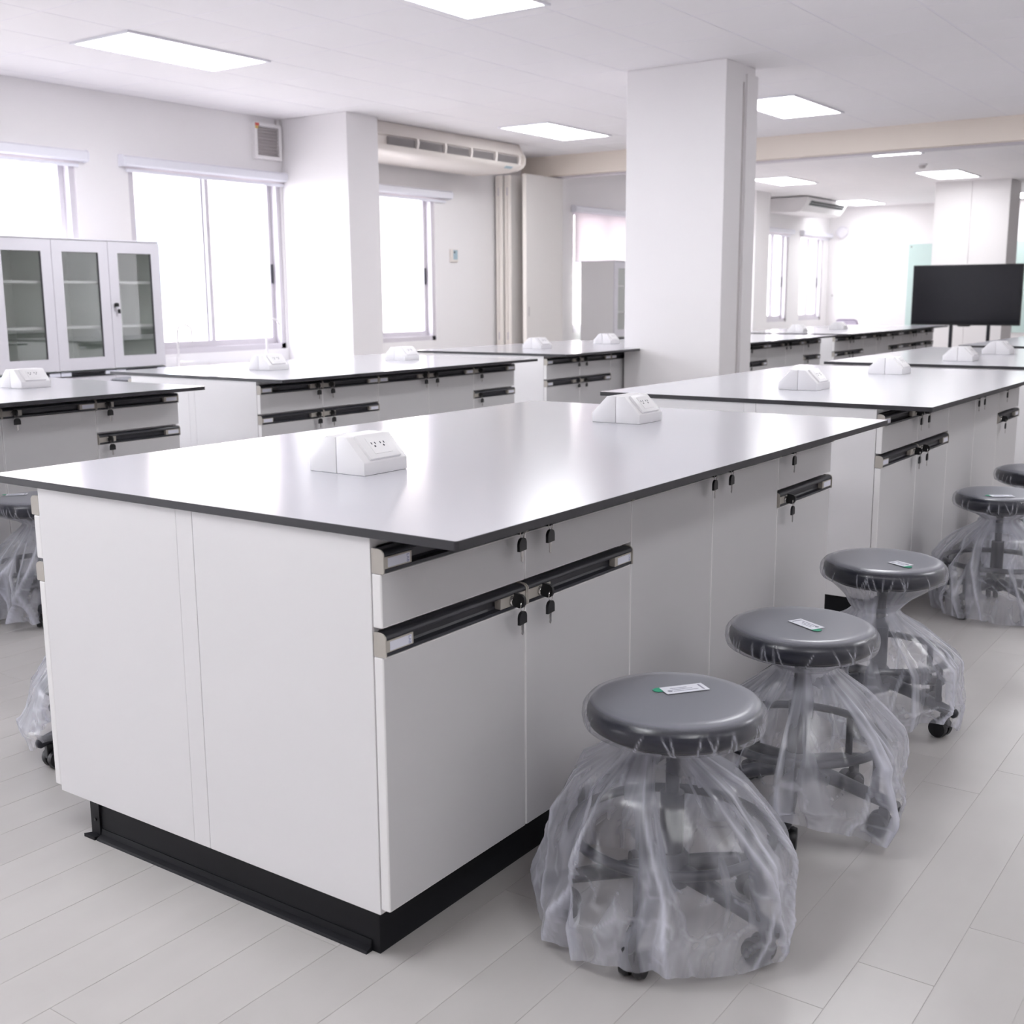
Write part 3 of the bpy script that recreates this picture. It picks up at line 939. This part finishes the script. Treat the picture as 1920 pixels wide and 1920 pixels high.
SM = {}
def stool(label, x, y, zs, rz, seed, group='plastic-wrapped stools', sticker=None, film=None):
    t = thing('stool', label, 'stool', (x, y, 0), rz, group)
    dz = zs - 0.495
    # seat
    R = 0.166
    if 'seat' not in SM:
        SM['seat'] = MB().lathe([(0.001, 0.0), (0.10, 0.0), (0.150, -0.002), (0.163, -0.008), (0.170, -0.020), (0.171, -0.034), (0.166, -0.048), (0.153, -0.056), (0.02, -0.057)], 48).mesh('seat', [M['vinyl']], 60)
        SM['pan'] = MB().lathe([(0.14, 0.0), (0.14, -0.006), (0.06, -0.010), (0.05, -0.03)], 24).mesh('seat_pan', [M['stoolmetal']], 40)
        SM['hub'] = MB().lathe([(0.03, 0.085), (0.036, 0.09), (0.036, 0.15), (0.028, 0.16), (0.026, 0.16)], 20).mesh('hub', [M['stoolmetal']], 40)
        SM['leg'] = MB().tube([(0.02, 0, 0.122), (0.10, 0, 0.110), (0.20, 0, 0.089), (0.250, 0, 0.078), (0.256, 0, 0.077)], [0.020, 0.018, 0.0155, 0.014, 0.008], 10).mesh('leg', [M['stoolmetal']], 50)
        SM['post'] = MB().tube([(0.196, 0, 0.085), (0.196, 0, 0.205)], 0.009, 8).mesh('ring_post', [M['stoolmetal']], 50)
        SM['ring'] = MB().tube([(0.198 * math.cos(2 * PI * k / 40), 0.198 * math.sin(2 * PI * k / 40), 0.205) for k in range(40)], 0.0105, 8, True).mesh('foot_ring', [M['stoolmetal']], 50)
        SM['fork'] = MB().box(-0.012, 0.012, -0.008, 0.008, 0.030, 0.072, bev=0.003).mesh('caster', [M['black']])
        SM['wheel'] = MB().lathe([(0.012, -0.010), (0.025, -0.0095), (0.028, 0.0), (0.025, 0.0095), (0.012, 0.010)], 20, axis='y').mesh('wheel', [M['black']], 40)
    mk('seat', SM['seat'], M['vinyl'], t, loc=(0, 0, zs)); mk('seat_pan', SM['pan'], M['stoolmetal'], t, loc=(0, 0, zs - 0.057))
    mk('gas_lift', MB().lathe([(0.024, 0.14), (0.024, 0.30 + dz), (0.014, 0.302 + dz), (0.014, zs - 0.06)], 18), M['stoolmetal'], t, 40)
    mk('hub', SM['hub'], M['stoolmetal'], t)
    mk('foot_ring', SM['ring'], M['stoolmetal'], t)
    for k in range(5):
        a = 2 * PI * k / 5
        lg = mk('leg', SM['leg'], M['stoolmetal'], t, rot=(0, 0, a))
        mk('ring_post', SM['post'], M['stoolmetal'], lg)
        mk('caster', SM['fork'], M['black'], lg, loc=(0.220, 0, 0))
        for s in (-1, 1):
            mk('wheel', SM['wheel'], M['black'], lg, loc=(0.208, s * 0.014, 0.0282))
    if sticker:
        sx, sy, sa, sl = sticker
        s = mk('sticker', MB().box(-sl / 2, sl / 2, -0.020, 0.020, 0, 0.0007), M['paper'], t, loc=(sx, sy, zs + 0.0058), rot=(0, 0, sa))
        pr = MB()
        pr.box(sl / 2 - 0.012, sl / 2 - 0.008, -0.014, 0.014, 0.0007, 0.0010)
        for q in range(3):
            pr.box(-sl * 0.30, sl * (0.28 - 0.1 * q), -0.010 + 0.008 * q, -0.008 + 0.008 * q, 0.0007, 0.0010)
        pr.prism([(-sl / 2 + 0.012 + 0.005 * math.cos(q), -0.006 + 0.005 * math.sin(q)) for q in [2 * PI * k / 10 for k in range(10)]], 'z', 0.0007, 0.0010)
        mk('printed_text', pr, M['inkgrey'], s)
        mk('green_mark', MB().prism([(-sl / 2 - 0.016, 0.004), (-sl / 2 - 0.010, -0.002), (-sl / 2 + 0.003, 0.0), (-sl / 2 + 0.003, 0.022), (-sl / 2 - 0.008, 0.021), (-sl / 2 - 0.017, 0.014)], 'z', -0.0002, 0.0004), M['green'], s)
    fm = film if film else film_mesh(zs, seed)
    mk('plastic_cover', fm, M['film'], t)
    return t

stool('nearest plastic-wrapped grey stool, at the front of the nearest bench', 0.175, 0.452, 0.478, -0.157, 1, sticker=(-0.007, 0.043, 1.083, 0.092),
      film=film_mesh(0.478, 11, 0.086, 0.256, 0.02, (-0.03, -0.02), 1.0, (-0.018, -0.010)))
stool('second plastic-wrapped grey stool from the front, beside the nearest bench', 0.187, 1.087, 0.478, -0.03, 2, sticker=(0.017, -0.017, -0.464 + PI, 0.085),
      film=film_mesh(0.478, 23, 0.092, 0.252, 0.04, (0.02, -0.02), 0.35))
stool('third plastic-wrapped grey stool, at the far end of the nearest bench', 0.14, 1.845, 0.485, -0.245, 3, sticker=(0.075, -0.035, -0.241 + PI, 0.062),
      film=film_mesh(0.485, 37, 0.14, 0.245, 0.03, (0.0, -0.03), 0.5))
stool('plastic-wrapped grey stool at the near end of the second right-hand bench', 0.14, 3.30, 0.478, -0.68, 4, sticker=(0.09, -0.07, 1.256, 0.085),
      film=film_mesh(0.478, 41, 0.10, 0.256, 0.01, (0.0, 0.0), 0.8))
stool('plastic-wrapped grey stool farthest along the second right-hand bench', 0.125, 4.04, 0.48, 0.0, 5, film=film_mesh(0.48, 53, 0.10, 0.226, 0.02))
stool('plastic-wrapped grey stool at left picture edge, beside the left bench', -3.00, 1.14, 0.478, 0.6, 6, sticker=(-0.10, 0.031, 0.294, 0.08),
      film=film_mesh(0.478, 67, 0.10, 0.238, 0.03, (0, 0), 0.2))
stool('plastic-wrapped stool mostly hidden behind the left side of the nearest bench', -1.56, 0.43, 0.478, -1.64, 7,
      film=film_mesh(0.478, 71, 0.10, 0.262, 0.05, (0, 0), 0.5))
stool('plastic-wrapped stool with raised seat in front of the glass cabinets', -6.22, 4.05, 0.665, 0.2, 8,
      film=film_mesh(0.665, 83, 0.14, 0.25, 0.03))

# ------------------------------------------------------------------ GLASS CABINETS
def glass_cabinet(label, loc):
    t = thing('glass_cabinet', label, 'cabinet', loc, 0, 'tall glass-fronted cabinets')
    w, dp, h = 0.488, 0.50, 1.69
    m = MB(); k = 0.018
    m.box(0, dp, 0.0025, k, 0.06, h); m.box(0, dp, w - k, w - 0.0025, 0.06, h)
    m.box(0, k, k, w - k, 0.06, h); m.box(0, dp, k, w - k, 0.06, 0.08); m.box(0, dp, k, w - k, h - k, h); m.box(0, dp, k, w - k, 0.685, 0.715)
    mk('carcass', m, M['glassgreen'], t)
    for yy in (0.0002, w - 0.0027):
        mk('side_panel', MB().box(-0.001, dp, yy, yy + 0.0025, 0.06, h), M['laminate'], t)
    mk('top_board', MB().box(-0.002, dp + 0.022, -0.0, w, h, h + 0.012, bev=0.003), M['cabwhite'], t)
    mk('kick_board', MB().box(0.02, dp - 0.04, 0, w, 0, 0.06), M['plinth'], t)
    for z in (1.03, 1.37):
        mk('shelf', MB().box(k, dp - 0.03, k, w - k, z, z + 0.018), M['laminate'], t)
    z0, z1 = 0.720, 1.686
    st, rt, rb = 0.085, 0.085, 0.092
    d = MB()
    a, b = 0.0018, w - 0.0018
    d.box(dp, dp + 0.022, a, a + st, z0, z1); d.box(dp, dp + 0.022, b - st, b, z0, z1)
    d.box(dp, dp + 0.022, a + st, b - st, z0, z0 + rb); d.box(dp, dp + 0.022, a + st, b - st, z1 - rt, z1)
    do = mk('glass_door', d, M['cabwhite'], t)
    mk('pane', MB().box(dp + 0.008, dp + 0.012, a + st, b - st, z0 + rb, z1 - rt), M['cabglass'], do)
    mk('gasket', MB().box(dp + 0.012, dp + 0.018, b - st - 0.006, b - st, z0 + rb, z1 - rt).box(dp + 0.012, dp + 0.018, a + st, b - st, z1 - rt - 0.003, z1 - rt), M['handle'], do)
    lo = mk('door', MB().box(dp, dp + 0.022, a, b, 0.07, 0.667, bev=0.0015), M['cabwhite'], t)
    pr = [(x + dp, z + 0.670) for x, z in channel_profile()]
    mk('handle_channel', MB().prism(pr, 'y', a + 0.002, b - 0.002), M['handle'], lo)
    for yy in (a + 0.002, b - 0.090):
        mk('label_holder', MB().box(dp + 0.01, dp + 0.028, yy, yy + 0.088, 0.677, 0.707, bev=0.001), M['card'], lo)
    return freeze(t), do
gc, gdoor = glass_cabinet('white glass-fronted cabinet with a key in its door, rightmost by the window', (-7.18, 4.205, 0))
dup(gc, (-7.18, 4.205 - 0.488, 0), 0, 'middle white glass-fronted cabinet of three by the window wall')
dup(gc, (-7.18, 4.205 - 0.976, 0), 0, 'white glass-fronted cabinet cut by the left picture edge')
dup(gc, (-7.12, 11.85, 0), 0, 'white glass-fronted cabinet beneath the half-drawn pink blind')
mk('lock', MB().lathe([(0.011, 0.522), (0.011, 0.532)], 14, axis='x', c=(0, 0.035, 1.205)), M['steel'], gdoor)
mk('key', d_plate(0.03, 0.03, 0.02).xform(Matrix.Translation((0.545, 0.035, 1.207))), M['black'], gdoor)
mk('spare_key', d_plate(0.022, 0.034, 0.006).xform(Matrix.Translation((0.55, 0.05, 1.158))), M['black'], gdoor)

# ------------------------------------------------------------------ SINK COUNTER and taps
t = thing('sink_counter', 'low white counter below the wide window, behind the bench', 'counter', (-7.19, 4.72, 0))
mk('body', MB().box(0.0, 0.54, 0.0, 1.85, 0.06, 0.63), M['laminate'], t)
mk('kick_board', MB().box(0.0, 0.50, 0.02, 1.83, 0.0, 0.06), M['plinth'], t)
mk('counter_top', MB().box(0.0, 0.58, -0.01, 1.87, 0.63, 0.65, bev=0.003), M['top'], t)
sk = MB()
for ya in (0.22, 1.15):
    sk.box(0.14, 0.15, ya, ya + 0.45, 0.65, 0.656); sk.box(0.48, 0.49, ya, ya + 0.45, 0.65, 0.656)
    sk.box(0.14, 0.49, ya, ya + 0.01, 0.65, 0.656); sk.box(0.14, 0.49, ya + 0.44, ya + 0.45, 0.65, 0.656)
    sk.box(0.15, 0.48, ya + 0.01, ya + 0.44, 0.6502, 0.652)
mk('sink_rim', sk, M['stainless'], t)
def tap(label, y, ztop):
    t = thing('tap', label, 'tap', (-6.95, y, 0.651), 0, 'white gooseneck taps below the wide window')
    h = ztop - 0.65
    mk('base', MB().lathe([(0.026, 0.0), (0.026, 0.01), (0.018, 0.02), (0.016, 0.10), (0.013, 0.11)], 16), M['stainless'], t, 40)
    r = 0.06
    path = [(0, 0, 0.08), (0, 0, h - r)] + [(0.6 * (r - r * math.cos(a)), 0.8 * (r - r * math.cos(a)), h - r + r * math.sin(a)) for a in [PI * k / 12 for k in range(1, 13)]]
    e = path[-1]
    path += [(e[0], e[1], e[2] - 0.05)]
    mk('spout', MB().tube(path, 0.010, 10), M['stainless'], t, 50)
    mk('nozzle', MB().tube([(e[0], e[1], e[2] - 0.05), (e[0], e[1], e[2] - 0.085)], [0.008, 0.006], 10), M['stainless'], t, 50)
    mk('lever', MB().lathe([(0.014, 0.010), (0.016, 0.03), (0.012, 0.05)], 12, axis='y', c=(0, 0, 0.06)).tube([(0, 0.045, 0.06), (0, 0.155, 0.062)], [0.006, 0.004], 8), M['stainless'], t, 40)
tap('white gooseneck tap next to the glass cabinets', 5.06, 1.03)
tap('white gooseneck tap beside the wall column', 6.08, 1.06)

# ------------------------------------------------------------------ VENTILATOR, thermostat, AC units
t = thing('ventilation_fan', 'white framed grey ventilation fan with a coloured sticker above the wide window', 'fan', (XW, 6.40, 2.52))
f = MB()
hy, hz = 0.165, 0.32
f.box(0, 0.05, -hy, -hy + 0.028, 0, hz); f.box(0, 0.05, hy - 0.028, hy, 0, hz)
f.box(0, 0.05, -hy + 0.028, hy - 0.028, 0, 0.03); f.box(0, 0.05, -hy + 0.028, hy - 0.028, hz - 0.03, hz)
mk('frame', f, M['wall'], t)
mk('back_plate', MB().box(0, 0.012, -hy + 0.028, hy - 0.028, 0.03, hz - 0.03), M['acgrey'], t)
for k in range(9):
    z = 0.045 + k * 0.029
    mk('slat', MB().prism([(0.014, z), (0.036, z - 0.012), (0.038, z - 0.009), (0.016, z + 0.003)], 'y', -hy + 0.029, hy - 0.029), M['acgrey'], t)
s = mk('sticker', MB().box(0.05, 0.051, -hy + 0.005, -hy + 0.055, hz - 0.03, hz - 0.005), M['red'], t)
mk('sticker_foot', MB().box(0.05, 0.051, -hy + 0.006, -hy + 0.045, hz - 0.055, hz - 0.031), M['yellow'], t)
mk('pull_cord', MB().tube([(0.02, hy - 0.03, hz), (0.02, hy - 0.035, hz + 0.05)], [0.004, 0.012], 8), M['acgrey'], t)

t = thing('thermostat', 'small cream thermostat with pale blue display on the window wall', 'thermostat', (XW, 9.22, 1.64))
mk('body', MB().box(0, 0.02, -0.07, 0.07, 0, 0.145, bev=0.005), M['acw'], t)
mk('display', MB().box(0.02, 0.022, -0.02, 0.055, 0.03, 0.135), M['lcd'], t)
mk('button', MB().box(0.022, 0.026, -0.012, 0.008, 0.10, 0.12), M['black'], t)

t = thing('air_conditioner', 'long cream ceiling air conditioner with five grille sections by the wall', 'air conditioner', (-6.40, 6.98, H))
L = 2.50
prof = [(-0.70, -0.004), (-0.06, -0.004), (0.0, -0.115), (0.012, -0.128), (-0.03, -0.140), (-0.035, -0.215), (0.005, -0.222), (-0.010, -0.245), (-0.06, -0.272), (-0.20, -0.290), (-0.70, -0.295)]
mk('body', MB().prism(prof, 'y', 0.02, L - 0.02), M['acw'], t, 30)
cap = [(-0.70, -0.002), (-0.055, -0.002), (0.005, -0.110), (0.028, -0.130), (0.034, -0.17), (0.028, -0.22), (0.0, -0.255), (-0.06, -0.280), (-0.20, -0.296), (-0.70, -0.300)]
for a, b in ((0.0, 0.02), (L - 0.02, L)):
    mk('end_cap', MB().prism(cap, 'y', a, b), M['acw'], t)
n = 5
for k in range(n):
    y0 = 0.24 + k * (L - 0.32) / n; y1 = 0.24 + (k + 1) * (L - 0.32) / n
    if k == 0: y0 += 0.0
    g = mk('grille_section', MB().box(-0.028, -0.024, y0 + 0.015, y1 - 0.015, -0.215, -0.138), M['acgrey'], t)
    for q in range(6):
        z = -0.146 - q * 0.0125
        mk('slat', MB().prism([(-0.024, z), (0.002, z - 0.006), (0.003, z - 0.003), (-0.023, z + 0.003)], 'y', y0 + 0.015, y1 - 0.015), M['acgrey'], g)
    mk('grille_bar', MB().prism([(-0.03, -0.132), (0.012, -0.128), (0.016, -0.175), (0.006, -0.222), (-0.03, -0.220)], 'y', y1 - 0.015, y1 + 0.015), M['acw'], t)
mk('nameplate', MB().prism([(-0.052, -0.2735), (-0.016, -0.2545), (-0.017, -0.253), (-0.053, -0.272)], 'y', L - 0.30, L - 0.17), M['lcd'], t)

t = thing('air_conditioner', 'white ceiling air conditioner with dark outlet slots over the far windows', 'air conditioner', (-6.42, 17.95, 2.83))
prof = [(-0.78, 0.05), (0.0, 0.05), (0.02, 0.0), (-0.04, -0.10), (-0.10, -0.175), (-0.20, -0.20), (-0.78, -0.17)]
mk('body', MB().prism(prof, 'y', 0.0, 1.9), M['wall'], t, 25)
for q, (a, b) in enumerate(((0.04, 0.40), (0.46, 0.80))):
    # dark slots lie on the sloping front
    x0, z0 = 0.02 + (-0.06) * a, 0.0 + (-0.10) * a
    x1, z1 = 0.02 + (-0.06) * b, 0.0 + (-0.10) * b
    mk('outlet_slot', MB().prism([(x0 + 0.004, z0 - 0.002), (x0 - 0.006, z0), (x1 - 0.006, z1), (x1 + 0.004, z1 - 0.002)], 'y', 0.16, 1.80), M['acdark'], t)

# ------------------------------------------------------------------ FOLDING PARTITION
t = thing('folding_partition', 'cream folding partition panels stacked beside the window wall', 'partition', (-7.10, 9.98, 0))
PH = 2.648
pos = [(-0.075, 0.0), (0.000, 0.0), (0.075, 0.005)]
for k, (dx, dy) in enumerate([(-0.058, 0.02), (0.002, 0.0), (0.062, 0.03), (0.122, 0.01)]):
    p = mk('panel', MB().box(dx, dx + 0.044, dy + 0.012, dy + 0.9, 0.01, PH), M['panel'], t)
    mk('edge_profile', MB().box(dx, dx + 0.044, dy, dy + 0.012, 0.01, PH, bev=0.002), M['paneledge'], p)
    if k in (0, 2):
        for z in (0.74, 2.42):
            mk('hinge', MB().box(dx + 0.036, dx + 0.068, dy - 0.010, dy, z, z + 0.09, bev=0.002), M['alu'], p)
p = mk('panel', MB().box(0.335, 0.385, 0.02, 0.80, 0.01, PH), M['panel'], t)
mk('edge_profile', MB().box(0.335, 0.385, 0.008, 0.02, 0.01, PH, bev=0.002), M['paneledge'], p)
mk('flush_handle', MB().box(0.385, 0.389, 0.05, 0.075, 1.02, 1.13, bev=0.001), M['acgrey'], p)
mk('infill_board', MB().box(0.19, 0.325, 0.62, 0.64, 0.01, PH), M['cream'], t)

# ------------------------------------------------------------------ FAR END
bd = thing('glass_board', 'wide pale green glass board on the far wall behind the television', 'board', (-5.64, YE - 0.002, 0.55))
mk('glass_sheet', MB().box(0.0, 2.9, -0.020, -0.008, 0.0, 1.62), M['board'], bd)
for x in (0.05, 1.4, 2.85):
    for z in (0.05, 1.57):
        mk('standoff', MB().lathe([(0.012, -0.026), (0.012, 0.0)], 12, axis='y', c=(x, 0.0, z)), M['steel'], bd)
t = thing('television', 'large black television on a floor stand near the far column', 'television', (-3.03, 15.12, 0))
mk('body', MB().box(-0.715, 0.715, 0.012, 0.05, 0.825, 1.635, bev=0.004), M['black'], t)
mk('screen', MB().box(-0.703, 0.703, 0.006, 0.012, 0.842, 1.623), M['screen'], t)
mk('sensor_bar', MB().prism([(-0.09, 0.825), (0.09, 0.825), (0.07, 0.808), (-0.07, 0.808)], 'y', 0.012, 0.04), M['black'], t)
st = mk('stand', MB().box(-0.20, -0.16, 0.05, 0.09, 0.08, 1.5).box(0.29, 0.33, 0.05, 0.09, 0.08, 1.5).box(-0.2, 0.33, 0.05, 0.075, 1.15, 1.22), M['stoolmetal'], t)
for x in (-0.18, 0.31):
    ft = mk('foot', MB().box(x - 0.03, x + 0.03, -0.28, 0.38, 0.05, 0.085, bev=0.004), M['stoolmetal'], t)
    for y in (-0.25, 0.35):
        mk('caster', MB().lathe([(0.024, -0.012), (0.026, 0.0), (0.024, 0.012)], 16, axis='x', c=(x, y, 0.026)), M['black'], ft, 40)
t = thing('chair', 'chair with pale lilac back in a violet frame, beyond the far bench', 'chair', (-6.36, 20.0, 0))
bk = [(-0.20, 0.0, 0.46), (-0.205, 0.0, 0.72), (-0.185, 0.0, 0.77), (-0.14, 0.0, 0.785), (0.14, 0.0, 0.785), (0.185, 0.0, 0.77), (0.205, 0.0, 0.72), (0.20, 0.0, 0.46)]
mk('back_frame', MB().tube(bk, 0.014, 8), M['violet'], t, 50)
mk('backrest', MB().box(-0.19, 0.19, -0.012, 0.012, 0.50, 0.772, bev=0.01), M['lilac'], t)
mk('seat', MB().box(-0.21, 0.21, 0.0, 0.42, 0.42, 0.46, bev=0.012), M['lilac'], t)
for x in (-0.19, 0.19):
    for y in (0.02, 0.39):
        mk('leg', MB().tube([(x, y, 0.0), (x, y, 0.425)], 0.012, 8), M['violet'], t, 50)
t = thing('wall_speaker', 'round pale grey speaker on the far wall beside the corner', 'speaker', (-6.93, YE, 2.44))
mk('housing', MB().lathe([(0.10, 0.0), (0.115, -0.03), (0.11, -0.07), (0.09, -0.085)], 24, axis='y'), M['cabwhite'], t, 40)
mk('grille', MB().lathe([(0.09, -0.085), (0.06, -0.094), (0.005, -0.098)], 24, axis='y'), M['cabwhite'], t, 40)
t = thing('light_switch', 'small light switch on the far wall by the corner', 'switch', (-7.09, YE, 1.15))
mk('plate', MB().box(-0.035, 0.035, -0.010, 0.0, 0.0, 0.12, bev=0.003), M['socket'], t)
mk('rocker', MB().box(-0.015, 0.015, -0.016, -0.010, 0.06, 0.10, bev=0.002), M['acgrey'], t)
